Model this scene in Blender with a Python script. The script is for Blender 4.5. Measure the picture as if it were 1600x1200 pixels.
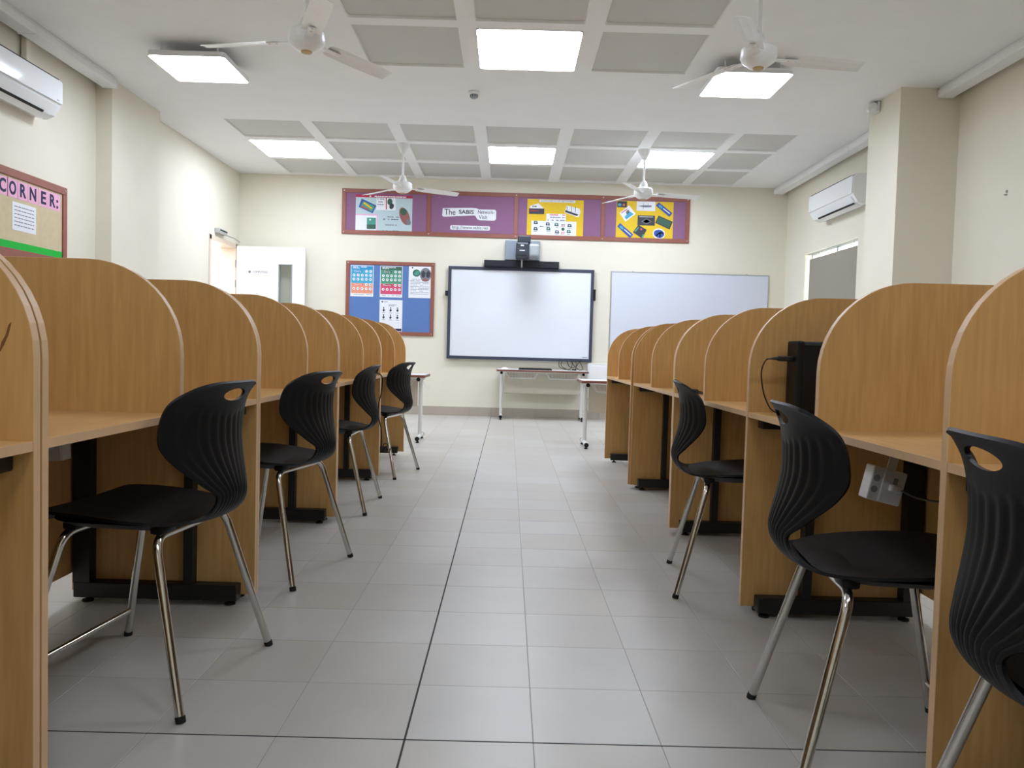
import bpy, bmesh, math, random
from mathutils import Vector, Matrix
random.seed(7)
for o in list(bpy.data.objects): bpy.data.objects.remove(o, do_unlink=True)
S = bpy.context.scene
C = S.collection
PI = math.pi

# ------------------------------------------------------------------ camera, world, exposure
cam = bpy.data.cameras.new('camera'); camo = bpy.data.objects.new('camera', cam); C.objects.link(camo)
cam.sensor_width = 36.0; cam.lens = 36.0*1226.9/1600.0; cam.clip_start = 0.02
RT = Vector((0.99961566, -0.0042887, 0.02738876)); UP = Vector((-0.02718403, 0.04213686, 0.99874197)); FW = Vector((0.00543738, 0.99910264, -0.04200408))
camo.matrix_world = Matrix(((RT.x, UP.x, -FW.x, 0), (RT.y, UP.y, -FW.y, 0), (RT.z, UP.z, -FW.z, 0.9118), (0, 0, 0, 1)))
S.camera = camo
W = bpy.data.worlds.new('world'); S.world = W; W.use_nodes = True
W.node_tree.nodes['Background'].inputs[0].default_value = (0.93, 0.96, 1.0, 1)
W.node_tree.nodes['Background'].inputs[1].default_value = 3.0
S.view_settings.view_transform = 'Standard'; S.view_settings.look = 'None'
S.view_settings.gamma = 1.0; S.view_settings.use_curve_mapping = False
S.view_settings.exposure = 0.8
PANEL_POWER = 14.0

# ------------------------------------------------------------------ materials
def lin(c): return tuple((v/255/12.92 if v/255 <= .04045 else ((v/255+.055)/1.055)**2.4) for v in c)
def mat(name, rgb, rough=.5, metal=0.0, noise=0.0, nscale=30.0, bump=0.0, bscale=200.0, stretch=(1, 1, 1), spec=None, coat=0.0, rgb2=None):
    m = bpy.data.materials.new(name); m.use_nodes = True
    nt = m.node_tree; b = nt.nodes['Principled BSDF']; L = nt.links
    b.inputs['Roughness'].default_value = rough; b.inputs['Metallic'].default_value = metal
    if spec is not None: b.inputs['Specular IOR Level'].default_value = spec
    if coat: b.inputs['Coat Weight'].default_value = coat; b.inputs['Coat Roughness'].default_value = .08
    c = lin(rgb)
    tc = nt.nodes.new('ShaderNodeTexCoord'); mp = nt.nodes.new('ShaderNodeMapping'); mp.inputs['Scale'].default_value = stretch
    L.new(tc.outputs['Object'], mp.inputs['Vector'])
    n = nt.nodes.new('ShaderNodeTexNoise'); n.inputs['Scale'].default_value = nscale; n.inputs['Detail'].default_value = 5
    L.new(mp.outputs['Vector'], n.inputs['Vector'])
    r = nt.nodes.new('ShaderNodeValToRGB')
    k = noise
    c2 = lin(rgb2) if rgb2 else tuple(v*(1+k) for v in c)
    c1 = tuple(v*(1-k) for v in c)
    r.color_ramp.elements[0].position = .32; r.color_ramp.elements[1].position = .68
    r.color_ramp.elements[0].color = (*c1, 1); r.color_ramp.elements[1].color = (*c2, 1)
    L.new(n.outputs['Fac'], r.inputs['Fac']); L.new(r.outputs['Color'], b.inputs['Base Color'])
    if bump:
        n2 = nt.nodes.new('ShaderNodeTexNoise'); n2.inputs['Scale'].default_value = bscale; n2.inputs['Detail'].default_value = 3
        L.new(mp.outputs['Vector'], n2.inputs['Vector'])
        bp = nt.nodes.new('ShaderNodeBump'); bp.inputs['Strength'].default_value = bump; bp.inputs['Distance'].default_value = .01
        L.new(n2.outputs['Fac'], bp.inputs['Height']); L.new(bp.outputs['Normal'], b.inputs['Normal'])
    return m
def emis(name, rgb, power):
    m = bpy.data.materials.new(name); m.use_nodes = True; nt = m.node_tree
    b = nt.nodes['Principled BSDF']; b.inputs['Base Color'].default_value = (*lin(rgb), 1)
    b.inputs['Emission Color'].default_value = (*lin(rgb), 1); b.inputs['Emission Strength'].default_value = power
    return m
def glassmat(name):
    m = bpy.data.materials.new(name); m.use_nodes = True; nt = m.node_tree; L = nt.links
    o = nt.nodes['Material Output']; nt.nodes.remove(nt.nodes['Principled BSDF'])
    t = nt.nodes.new('ShaderNodeBsdfTransparent'); t.inputs[0].default_value = (.9, .93, .92, 1)
    g = nt.nodes.new('ShaderNodeBsdfGlossy'); g.inputs['Roughness'].default_value = .03
    x = nt.nodes.new('ShaderNodeMixShader'); x.inputs[0].default_value = .08
    L.new(t.outputs[0], x.inputs[1]); L.new(g.outputs[0], x.inputs[2]); L.new(x.outputs[0], o.inputs['Surface'])
    return m
M = {}
M['wall'] = mat('wall_paint', (229, 223, 206), .75, noise=.015, nscale=3, bump=.05, bscale=120)
M['ceil'] = mat('ceiling_paint', (238, 238, 236), .8, noise=.012, nscale=4, bump=.03, bscale=90)
M['coffer'] = mat('coffer_shade_grey', (204, 203, 197), .8, noise=.012, nscale=4)  # shade of a deeper coffer put into the colour of its top
M['tile'] = mat('porcelain_tile', (188, 183, 175), .33, noise=.02, nscale=6, bump=.015, bscale=40, spec=.4)
M['tile2'] = mat('porcelain_tile_warm', (186, 180, 170), .33, noise=.02, nscale=6, bump=.015, bscale=40, spec=.4)
M['tile3'] = mat('porcelain_tile_cool', (191, 187, 180), .33, noise=.02, nscale=6, bump=.015, bscale=40, spec=.4)
M['grout'] = mat('tile_grout', (160, 154, 145), .9, noise=.05)
M['darkgrout'] = mat('dark_joint', (58, 56, 52), .9, noise=.1)
M['skirt'] = mat('skirting_tile', (178, 168, 154), .4, noise=.03, nscale=8)
M['wood'] = mat('beech_laminate', (196, 152, 92), .42, noise=.05, nscale=9, stretch=(9, 9, .7), bump=.02, bscale=30, spec=.35, rgb2=(205, 162, 102))
M['wood2'] = mat('beech_laminate_desktop', (198, 154, 98), .38, noise=.06, nscale=9, stretch=(9, .7, 9), spec=.35, rgb2=(207, 164, 108))
M['edge'] = mat('beech_edge_band', (216, 178, 136), .4, noise=.04, nscale=12, spec=.4)
M['board_dark'] = mat('raw_board_side', (120, 78, 38), .8, noise=.2, nscale=150)
M['blackmetal'] = mat('black_powder_coat', (18, 18, 19), .45, noise=.05, bump=.02)
M['blackplastic'] = mat('black_polypropylene', (7, 7.5, 9.5), .5, noise=.05, nscale=60, bump=.02, bscale=400, spec=.28)
M['rubber'] = mat('black_rubber', (14, 14, 14), .8)
M['chrome'] = mat('chrome_tube', (205, 203, 198), .14, 1.0, noise=.03)
M['whiteplastic'] = mat('white_plastic', (232, 233, 233), .3, noise=.01, spec=.5)
M['acwhite'] = mat('glossy_white_plastic', (236, 238, 240), .12, noise=.006, spec=.6, coat=.3)
M['greyplastic'] = mat('grey_plastic', (150, 155, 158), .4, noise=.02)
M['slot'] = mat('dark_slot', (20, 20, 22), .8)
M['fan'] = mat('fan_white_enamel', (240, 240, 238), .3, noise=.02)
M['brass'] = mat('worn_brass', (178, 150, 96), .4, .5, noise=.1)
M['frame'] = mat('board_frame_brown', (146, 86, 72), .5, noise=.06, nscale=15)
M['purple'] = mat('purple_felt', (142, 101, 134), .95, noise=.04, nscale=60, bump=.06, bscale=600)
M['blue'] = mat('blue_felt', (92, 124, 182), .95, noise=.04, nscale=60, bump=.06, bscale=600)
M['beige'] = mat('beige_felt', (206, 190, 156), .95, noise=.04, nscale=20)
M['pink'] = mat('pink_paper', (236, 178, 208), .8)
M['navy'] = mat('navy_ink', (34, 32, 74), .7)
M['green'] = mat('bright_green_paper', (18, 182, 58), .8)
M['paper'] = mat('white_paper', (232, 234, 240), .7, noise=.01)
M['ink'] = mat('black_ink', (30, 30, 36), .7)
M['greyink'] = mat('grey_ink', (120, 122, 132), .7)
M['red'] = mat('crimson_paper', (178, 32, 66), .7)
M['paleblue'] = mat('pale_blue_paper', (186, 206, 212), .7, noise=.02)
M['yellow'] = mat('yellow_paper', (228, 190, 34), .7, noise=.02)
M['iwb'] = mat('interactive_board_surface', (226, 230, 236), .32, noise=.006, spec=.4)
M['wb'] = mat('whiteboard_surface', (212, 216, 228), .3, noise=.006, spec=.4)
M['boardframe'] = mat('slate_frame', (56, 62, 80), .45, noise=.03)
M['alu'] = mat('aluminium_frame', (188, 190, 192), .35, .6, noise=.03)
M['doorwhite'] = mat('white_door_paint', (238, 236, 236), .45, noise=.008)
M['doorframe'] = mat('cream_door_frame', (224, 206, 186), .5, noise=.02)
M['steel'] = mat('brushed_steel', (150, 150, 150), .3, .9, noise=.05)
M['glass'] = glassmat('window_glass')
M['blind'] = mat('taupe_blind_fabric', (150, 144, 132), .9, noise=.03, nscale=200)
M['light'] = emis('led_diffuser', (229, 239, 255), PANEL_POWER)
M['tablered'] = mat('maroon_table_edge', (122, 76, 64), .45, noise=.04)
M['tablewhite'] = mat('white_table_laminate', (226, 226, 224), .35, noise=.01)
M['tubewhite'] = mat('white_tube_enamel', (228, 228, 226), .3, noise=.01)
M['modesty'] = mat('cream_metal_panel', (214, 206, 190), .55, noise=.015)
M['projgrey'] = mat('projector_mount_grey', (138, 148, 158), .4, .3, noise=.02)
M['projblack'] = mat('projector_charcoal', (40, 46, 54), .4, noise=.03)
M['speaker'] = mat('speaker_black', (22, 22, 32), .7, noise=.05)
M['cable'] = mat('black_cable', (16, 15, 15), .5)
M['graycable'] = mat('grey_cable', (120, 118, 112), .5)
M['skyblue'] = mat('sky_blue_print', (36, 140, 190), .6); M['cyan'] = mat('light_blue_print', (70, 165, 200), .6)
M['pgreen'] = mat('green_print', (74, 150, 118), .6); M['peach'] = mat('peach_print', (226, 150, 122), .6)
M['rose'] = mat('rose_print', (210, 78, 112), .6); M['dkgreen'] = mat('dark_green_print', (52, 92, 74), .6)
M['teal'] = mat('teal_print', (70, 150, 130), .6); M['pblue'] = mat('royal_blue_print', (42, 78, 158), .6)
M['charcoal'] = mat('charcoal_print', (48, 52, 62), .6); M['brownp'] = mat('brown_print', (150, 92, 88), .6)
M['orange'] = mat('orange_print', (226, 112, 88), .6)

# ------------------------------------------------------------------ helpers
def obj(name, bm, m, parent=None, smooth=False, angle=None):
    me = bpy.data.meshes.new(name); bm.to_mesh(me); bm.free(); me.materials.append(m if not isinstance(m, str) else M[m])
    if smooth:
        for p in me.polygons: p.use_smooth = True
        if angle: me.set_sharp_from_angle(angle=math.radians(angle))
    return link(name, me, parent)
def link(name, me, parent=None):
    o = bpy.data.objects.new(name, me); C.objects.link(o)
    if parent: o.parent = parent
    return o
def thing(name, label, cat, loc=(0, 0, 0), rotz=0, group=None):
    o = bpy.data.objects.new(name, None); C.objects.link(o); o.empty_display_size = .05
    o.location = loc; o.rotation_euler = (0, 0, rotz); tag(o, label, cat, group); return o
def tag(o, label, cat, group=None):
    o['label'] = label; o['category'] = cat
    if group: o['group'] = group
    return o
def struct(o, label=None):
    o['kind'] = 'structure'
    if label: o['label'] = label
    return o
def copy_tree(o, parent=None):
    c = o.copy(); C.objects.link(c); c.parent = parent
    for ch in list(o.children): copy_tree(ch, c)
    return c
def box(bm, x0, x1, y0, y1, z0, z1, bev=0, seg=2):
    x0, x1 = min(x0, x1), max(x0, x1); y0, y1 = min(y0, y1), max(y0, y1); z0, z1 = min(z0, z1), max(z0, z1)
    r = bmesh.ops.create_cube(bm, size=1, matrix=Matrix.Translation(((x0+x1)/2, (y0+y1)/2, (z0+z1)/2)) @ Matrix.Diagonal((x1-x0, y1-y0, z1-z0, 1)))
    if bev:
        es = list({e for v in r['verts'] for e in v.link_edges})
        bmesh.ops.bevel(bm, geom=es, offset=bev, segments=seg, affect='EDGES', profile=.5)
    return bm
def nb(*a, **k): return box(bmesh.new(), *a, **k)
def quad(bm, pts):
    return bm.faces.new([bm.verts.new(p) for p in pts])
def tube(bm, pts, r, n=10, caps=True):
    pts = [Vector(p) for p in pts]; rings = []
    t0 = (pts[1]-pts[0]).normalized()
    ref = Vector((0, 0, 1)) if abs(t0.z) < .9 else Vector((1, 0, 0))
    u = t0.cross(ref).normalized()
    for i, p in enumerate(pts):
        a = pts[max(i-1, 0)]; b = pts[min(i+1, len(pts)-1)]; t = (b-a).normalized()
        u = (u - t*u.dot(t)).normalized(); v = t.cross(u)
        rr = r[i] if isinstance(r, (list, tuple)) else r
        rings.append([bm.verts.new(p+(u*math.cos(2*PI*k/n)+v*math.sin(2*PI*k/n))*rr) for k in range(n)])
    for a, b in zip(rings, rings[1:]):
        for k in range(n): bm.faces.new((a[k], a[(k+1) % n], b[(k+1) % n], b[k]))
    if caps: bm.faces.new(rings[0][::-1]); bm.faces.new(rings[-1])
    return bm
def ntube(pts, r, n=10): return tube(bmesh.new(), pts, r, n)
def rounded(pts, rad, seg=6):
    """polyline with its inner corners rounded"""
    pts = [Vector(p) for p in pts]; out = [pts[0]]
    for a, b, c in zip(pts, pts[1:], pts[2:]):
        d1 = (a-b); d2 = (c-b); k = min(rad, d1.length*.49, d2.length*.49)
        p1 = b+d1.normalized()*k; p2 = b+d2.normalized()*k
        for i in range(seg+1):
            t = i/seg; out.append(p1*(1-t)**2+b*2*t*(1-t)+p2*t*t)
    out.append(pts[-1]); return out
def smoothcurve(pts, seg=8):
    P = [Vector(p) for p in pts]; P = [P[0]*2-P[1]]+P+[P[-1]*2-P[-2]]; out = []
    for i in range(1, len(P)-2):
        for k in range(seg):
            t = k/seg
            out.append(.5*((2*P[i])+(-P[i-1]+P[i+1])*t+(2*P[i-1]-5*P[i]+4*P[i+1]-P[i+2])*t*t+(-P[i-1]+3*P[i]-3*P[i+1]+P[i+2])*t**3))
    out.append(P[-2]); return out
def prism(bm, poly, axis, a, b):
    """extrude a 2D polygon between a and b along an axis (axis 'y': poly is (x,z); 'x': (y,z); 'z': (x,y))"""
    f = {'y': lambda p, t: (p[0], t, p[1]), 'x': lambda p, t: (t, p[0], p[1]), 'z': lambda p, t: (p[0], p[1], t)}[axis]
    A = [bm.verts.new(f(p, a)) for p in poly]; B = [bm.verts.new(f(p, b)) for p in poly]; n = len(poly)
    bm.faces.new(A); bm.faces.new(B[::-1])
    for i in range(n): bm.faces.new((A[i], B[i], B[(i+1) % n], A[(i+1) % n]))
    bmesh.ops.recalc_face_normals(bm, faces=bm.faces[:]); return bm
def lathe(bm, prof, n=24, c=(0, 0, 0)):
    rings = []
    for r, z in prof: rings.append([bm.verts.new((c[0]+max(r, 1e-4)*math.cos(2*PI*k/n), c[1]+max(r, 1e-4)*math.sin(2*PI*k/n), c[2]+z)) for k in range(n)])
    for a, b in zip(rings, rings[1:]):
        for k in range(n): bm.faces.new((a[k], a[(k+1) % n], b[(k+1) % n], b[k]))
    bm.faces.new(rings[0][::-1]); bm.faces.new(rings[-1]); bmesh.ops.recalc_face_normals(bm, faces=bm.faces[:]); return bm
def rrect(cx, cy, hx, hy, r, seg=5):
    out = []
    for sx, sy, a0 in ((1, 1, 0), (-1, 1, 90), (-1, -1, 180), (1, -1, 270)):
        for i in range(seg+1):
            a = math.radians(a0+90*i/seg); out.append((cx+sx*(hx-r)+r*math.cos(a), cy+sy*(hy-r)+r*math.sin(a)))
    return out
def text_mesh(body, size, extrude=.0008, weight=0):
    cu = bpy.data.curves.new('text', 'FONT'); cu.body = body; cu.size = size; cu.extrude = extrude; cu.align_x = 'CENTER'; cu.align_y = 'CENTER'
    cu.resolution_u = 3; cu.offset = weight
    o = bpy.data.objects.new('text', cu); C.objects.link(o)
    dg = bpy.context.evaluated_depsgraph_get(); me = bpy.data.meshes.new_from_object(o.evaluated_get(dg))
    bpy.data.objects.remove(o, do_unlink=True); return me
def lettering(body, size, m, loc, parent, rot, width=None, name='lettering', bold=0):
    me = text_mesh(body, size, .0008, bold); me.materials.clear(); me.materials.append(M[m])
    if width:
        xs = [v.co.x for v in me.vertices]; k = width/(max(xs)-min(xs))
        for v in me.vertices: v.co.x *= k
    o = link(name, me, parent); o.location = loc; o.rotation_euler = rot; return o
RB = (PI/2, 0, 0)            # lettering on the back wall, read from the room
RL = (PI/2, 0, PI/2)         # lettering on the left wall

# ------------------------------------------------------------------ room shell
XL, XR, YB, YF, ZC = -3.745, 3.78, 10.868, -2.4, 3.24
T = 0.3
JX, JY = -0.2178, 1.7949                      # floor joint that is dark, and the dark cross joint
base = struct(obj('floor', nb(XL-.2, XR+.2, YF-.2, YB+.2, -.12, -.0006), 'grout'))
def tilebm(w, h):
    return nb(-w/2, w/2, -h/2, h/2, -.012, 0, bev=.0005, seg=1)
tm = []
for i, mm in enumerate(('tile', 'tile2', 'tile3')):
    bm = tilebm(T-.002, T-.002); me = bpy.data.meshes.new('tile'); bm.to_mesh(me); bm.free(); me.materials.append(M[mm]); tm.append(me)
cells = []
nx0 = math.floor((XL-JX)/T); nx1 = math.ceil((XR-JX)/T); ny0 = math.floor((YF-JY)/T); ny1 = math.ceil((YB-JY)/T)
for i in range(nx0, nx1):
    for j in range(ny0, ny1):
        cells.append((i, j))
def in_aisle(i, j):
    return -4 <= i <= 4 and -1 <= j <= 29
single = [c for c in cells if in_aisle(*c)]
single.sort(key=lambda c: (c[1], abs(c[0]))); single = single[:279]
for i, j in single:
    o = link('tile', random.choice(tm), base); o.location = (JX+(i+.5)*T, JY+(j+.5)*T, 0)
rest = bmesh.new(); ss = set(single)
for i, j in cells:
    if (i, j) in ss: continue
    x0, x1 = max(JX+i*T+.001, XL), min(JX+(i+1)*T-.001, XR); y0, y1 = max(JY+j*T+.001, YF), min(JY+(j+1)*T-.001, YB)
    if x1-x0 < .01 or y1-y0 < .01: continue
    box(rest, x0, x1, y0, y1, -.012, 0, bev=0)
o = obj('tile_field', rest, 'tile', base); o['kind'] = 'stuff'
obj('dark_joint', nb(JX-.0026, JX+.0026, YF, YB-.012, -.006, .0004), 'darkgrout', base)
obj('dark_joint', nb(XL, XR, JY-.0022, JY+.0022, -.006, .0004), 'darkgrout', base)

# ceiling with coffers
CX = [(-3.03, -2.24), (-2.12, -1.33), (-1.21, -.43), (-.30, .48), (.62, 1.40), (1.53, 2.30), (2.40, 2.98)]
CYB = [(8.28, 8.96), (9.07, 9.86), (9.97, 10.80)]
CXF = [(-1.21, -.43), (-.30, .48), (.62, 1.40)]
CYF = [(3.99, 4.77), (4.89, 5.67), (5.79, 6.60)]
cof = [(a, b) for a in CX for b in CYB]+[(a, b) for a in CXF for b in CYF]
xs = sorted({XL-.1, XR+.1} | {v for c in cof for v in c[0]}); ys = sorted({YF-.1, YB+.1} | {v for c in cof for v in c[1]})
bm = bmesh.new()
for a, b in zip(xs, xs[1:]):
    for c, d in zip(ys, ys[1:]):
        mx, my = (a+b)/2, (c+d)/2
        if any(p[0] < mx < p[1] and q[0] < my < q[1] for p, q in cof): continue
        quad(bm, [(a, c, ZC), (a, d, ZC), (b, d, ZC), (b, c, ZC)])
box(bm, XL-.3, XR+.3, YF-.3, YB+.3, ZC+.5, ZC+.6)
bmesh.ops.remove_doubles(bm, verts=bm.verts[:], dist=1e-4)
ceil = struct(obj('ceiling', bm, 'ceil'))
def rr3(x0, x1, y0, y1, z, r):
    return [(px, py, z) for px, py in rrect((x0+x1)/2, (y0+y1)/2, (x1-x0)/2, (y1-y0)/2, r)]
for (x0, x1), (y0, y1) in cof:
    bm = bmesh.new(); d = .018; e = .005
    lv = [rr3(x0, x1, y0, y1, ZC, .012), rr3(x0+.004, x1-.004, y0+.004, y1-.004, ZC+.008, .02), rr3(x0+e, x1-e, y0+e, y1-e, ZC+d, .03)]
    rg = [[bm.verts.new(p) for p in l] for l in lv]; n = len(rg[0])
    for a, b in zip(rg, rg[1:]):
        for k in range(n): bm.faces.new((a[k], b[k], b[(k+1) % n], a[(k+1) % n]))
    co = obj('coffer', bm, 'ceil', ceil, True, 40)
    bm = bmesh.new(); bm.faces.new([bm.verts.new(p) for p in lv[-1]]); obj('shaded_coffer_top', bm, 'coffer', co)  # almost flush top face, its recess shade painted in grey

# walls
wb = struct(obj('wall_back', nb(XL-.2, XR+.2, YB, YB+.2, -.1, ZC+.55), 'wall'))
wf = struct(obj('wall_front', nb(XL-.2, XR+.2, YF-.2, YF, -.1, ZC+.55), 'wall'))
DY0, DY1, DZ = 9.80, 10.78, 2.26          # doorway in the left wall
bm = bmesh.new()
box(bm, XL-.2, XL, YF-.2, DY0, -.1, ZC+.55); box(bm, XL-.2, XL, DY1, YB+.2, -.1, ZC+.55); box(bm, XL-.2, XL, DY0, DY1, DZ, ZC+.55)
wl = struct(obj('wall_left', bm, 'wall'))
WY0, WY1, WZ0, WZ1 = 8.62, 10.16, .95, 2.26   # window in the right wall
bm = bmesh.new()
box(bm, XR, XR+.2, YF-.2, WY0, -.1, ZC+.55); box(bm, XR, XR+.2, WY1, YB+.2, -.1, ZC+.55)
box(bm, XR, XR+.2, WY0, WY1, WZ1, ZC+.55); box(bm, XR, XR+.2, WY0, WY1, -.1, WZ0)
wr = struct(obj('wall_right', bm, 'wall'))
obj('pillar', nb(XL-.01, -3.60, 7.13, 8.09, 0, ZC), 'wall', wl)
obj('pillar', nb(3.27, XR+.01, 6.75, 7.33, 0, ZC), 'wall', wr)
obj('wall_screw', ntube([(XR, 6.05, 2.21), (XR-.02, 6.05, 2.21)], .006, 8), 'steel', wr)
obj('wall_screw', ntube([(XR, 6.05, 2.235), (XR-.006, 6.05, 2.235)], .012, 8), 'greyplastic', wr)
# skirting: tiles along the back wall
bb = struct(obj('baseboard_back', nb(XL, XR, YB-.006, YB, 0, .118), 'grout'))
x = JX
k = -12
while JX+k*T < XR:
    a, b = max(JX+k*T+.001, XL), min(JX+(k+1)*T-.001, XR); k += 1
    if b-a > .02: obj('skirting_tile', nb(a, b, YB-.014, YB-.004, .001, .12, bev=.001, seg=1), 'skirt', bb)
for nm, x0, x1, segs in (('baseboard_left', XL, XL+.012, [(YF, 7.13), (8.09, DY0-.07)]), ('baseboard_right', XR-.012, XR, [(YF, 6.75), (7.33, YB-.02)])):
    bm = bmesh.new()
    for a, b in segs: box(bm, x0, x1, a, b, 0, .12)
    struct(obj(nm, bm, 'skirt'))
# cable trunking along the ceiling edges
def trunk(name, x0, x1, segs):
    root = struct(obj(name, nb(x0+.012, x1-.012, segs[0][0], segs[-1][1], ZC-.03, ZC-.001), 'ceil'))
    for a, b in segs:
        n = max(1, round((b-a)/1.25)); st = (b-a)/n
        for i in range(n):
            obj('trunking_cover', nb(x0, x1, a+i*st+.002, a+(i+1)*st-.002, ZC-.085, ZC-.02, bev=.012), 'ceil', root)
            obj('joint_sleeve', nb(x0-.004, x1+.004, a+(i+1)*st-.02, a+(i+1)*st, ZC-.089, ZC-.02, bev=.006), 'ceil', root)
trunk('trim_1', XL+.06, XL+.20, [(YF, 7.12)])
trunk('trim_2', XR-.20, XR-.07, [(YF, 6.74)])
trunk('trim_3', XR-.20, XR-.07, [(7.34, YB-.01)])

# window and blind
w = struct(obj('window_1', nb(XR+.10, XR+.14, WY0, WY1, WZ0, WZ0+.05), 'alu'))
for a in ((WY0, WY0+.05, WZ0, WZ1), (WY1-.012, WY1, WZ0, WZ1), (WY0, WY1, WZ1-.012, WZ1), ((WY0+WY1)/2-.02, (WY0+WY1)/2+.02, WZ0, WZ1)):
    obj('window_frame', nb(XR+.10, XR+.14, *a), 'alu', w)
for a, b in ((WY0+.05, (WY0+WY1)/2-.02), ((WY0+WY1)/2+.02, WY1-.012)): obj('pane', nb(XR+.117, XR+.123, a, b, WZ0+.05, WZ1-.012), 'glass', w)
obj('window_sill', nb(XR-.02, XR+.1, WY0-.02, WY1+.02, WZ0-.03, WZ0, bev=.004), 'tile', w)
t = thing('roller_blind', 'taupe roller blind pulled down over the window on the right wall', 'blind', (XR+.05, WY0, 0))
obj('blind_fabric', nb(-.001, .001, .004, WY1-WY0-.05, WZ0+.01, WZ1-.075), 'blind', t)
for y in (.2, 1.2): obj('blind_cord', ntube([(0, y, WZ1-.01), (0, y, WZ1-.08)], .0025, 6), 'blind', t)
obj('roller_tube', ntube([(0, .0, WZ1-.008), (0, WY1-WY0, WZ1-.008)], .006, 10), 'alu', t)
obj('bottom_bar', nb(-.006, .006, .015, WY1-WY0-.045, WZ0+.005, WZ0+.03), 'blind', t)

# door
d = struct(bpy.data.objects.new('door_1', None)); C.objects.link(d); d.location = (XL, DY1, 0)
fw = .06
obj('door_frame', nb(-.20, .012, -(DY1-DY0), -(DY1-DY0)+fw, 0, DZ, bev=.003), 'doorframe', d)
obj('door_frame', nb(-.20, .012, -.045, 0, 0, DZ, bev=.003), 'doorframe', d)
obj('door_frame', nb(-.20, .012, -(DY1-DY0), 0, DZ-fw, DZ, bev=.003), 'doorframe', d)
ly = -.03                              # the open leaf stands parallel to the back wall
bm = bmesh.new(); L0, L1 = .03, .955; vx0, vx1, vz0, vz1 = .60, .785, 1.0, 2.0
for a in ((L0, vx0, 0.01, DZ-.03), (vx1, L1, .01, DZ-.03), (vx0, vx1, .01, vz0), (vx0, vx1, vz1, DZ-.03)):
    box(bm, a[0], a[1], ly-.044, ly, a[2], a[3])
leaf = obj('door_leaf', bm, 'doorwhite', d)
obj('vision_glass', nb(vx0, vx1, ly-.026, ly-.018, vz0, vz1), 'glass', leaf)
bm = bmesh.new()
for a in ((vx0-.001, vx0+.012, vz0, vz1), (vx1-.012, vx1+.001, vz0, vz1), (vx0, vx1, vz0, vz0+.012), (vx0, vx1, vz1-.012, vz1)): box(bm, a[0], a[1], ly-.048, ly+.004, a[2], a[3])
obj('vision_bead', bm, 'greyplastic', leaf)
for z in (.3, 1.15, 1.72, 1.99): obj('hinge', ntube([(.02, ly-.05, z-.05), (.02, ly-.05, z+.05)], .008, 8), 'steel', d)
h = obj('lever_handle', tube(bmesh.new(), rounded([(.90, ly-.044, 1.02), (.90, ly-.095, 1.02), (.79, ly-.095, 1.02)], .02), .009, 8), 'steel', leaf)
sg = obj('door_sign', nb(.17, .50, ly-.050, ly-.044, 1.845, 1.925, bev=.002, seg=1), 'whiteplastic', leaf)
lettering('COMPUTING', .045, 'greyink', (.355, ly-.0508, 1.884), d, RB, .20)
obj('emblem', prism(bmesh.new(), rrect(.21, 1.885, .018, .018, .017), 'y', ly-.0515, ly-.0495), 'greyink', d)
# closer above the door
t = thing('door_closer', 'grey hydraulic closer on the wall above the open door', 'door closer', (XL, 10.0, 2.32))
obj('closer_body', nb(.0, .06, -.02, .27, -.02, .04, bev=.008), 'alu', t)
obj('closer_slot', nb(.055, .064, .02, .26, .012, .028), 'slot', t)
tube_o = obj('closer_arm', ntube([(.05, .22, -.015), (.09, .42, -.028), (.10, .62, -.05)], .006, 6), 'steel', t)
# corridor outside the door, open to daylight
cw = struct(obj('wall_corridor', nb(-6.6, -6.4, 5.5, 15, -.1, 3.2), 'doorwhite'))
cf = struct(obj('floor_corridor', nb(-6.4, XL-.2, 5.5, 15, -.1, -.005), 'tile'))

# ------------------------------------------------------------------ ceiling lights
def panel_light(label, x0, x1, y0, y1, z, body, name='ceiling_light'):
    t = thing(name, label, 'ceiling light', ((x0+x1)/2, (y0+y1)/2, z), 0, 'square led ceiling lights')
    hx, hy = (x1-x0)/2, (y1-y0)/2
    obj('diffuser', prism(bmesh.new(), rrect(0, 0, hx-.004, hy-.004, .03), 'z', -.005, .004), 'light', t)
    bm = bmesh.new()
    o = rrect(0, 0, hx, hy, .035); i = rrect(0, 0, hx-.005, hy-.005, .03)
    for za, zb in ((-.005, body),):
        A = [bm.verts.new((*p, za)) for p in o]; B = [bm.verts.new((*p, za)) for p in i]; Cc = [bm.verts.new((*p, zb)) for p in o]; n = len(o)
        for k in range(n):
            j = (k+1) % n; bm.faces.new((A[k], B[k], B[j], A[j])); bm.faces.new((A[k], A[j], Cc[j], Cc[k]))
        D = [bm.verts.new((*p, za+.006)) for p in i]
        for k in range(n): j = (k+1) % n; bm.faces.new((B[k], D[k], D[j], B[j]))
        bm.faces.new(Cc)
    obj('housing', bm, 'whiteplastic', t)
    return t
panel_light('glowing square light recessed in the front left ceiling coffer near the open door', -3.03, -2.24, 9.07, 9.86, ZC, .05)
panel_light('glowing square light in the middle coffer close to the back wall', -.30, .48, 9.07, 9.86, ZC, .05)
panel_light('glowing square light in the coffer beside the right rear fan rod', 1.53, 2.30, 9.07, 9.86, ZC, .05)
panel_light('large glowing square light in the middle coffer, top centre of the photo', -.30, .48, 5.79, 6.60, ZC, .05)
for lb, x0 in (('glowing square light hung just below the flat ceiling on the left', -2.86), ('glowing square light hung below the flat ceiling behind the right near fan', 1.56)):
    t = panel_light(lb, x0, x0+.60, 6.18, 6.78, 3.125, .035)
    for sx in (-.22, .22):
        for sy in (-.22, .22): obj('hanger', ntube([(sx, sy, .03), (sx, sy, ZC-3.125)], .006, 6), 'whiteplastic', t)

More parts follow.
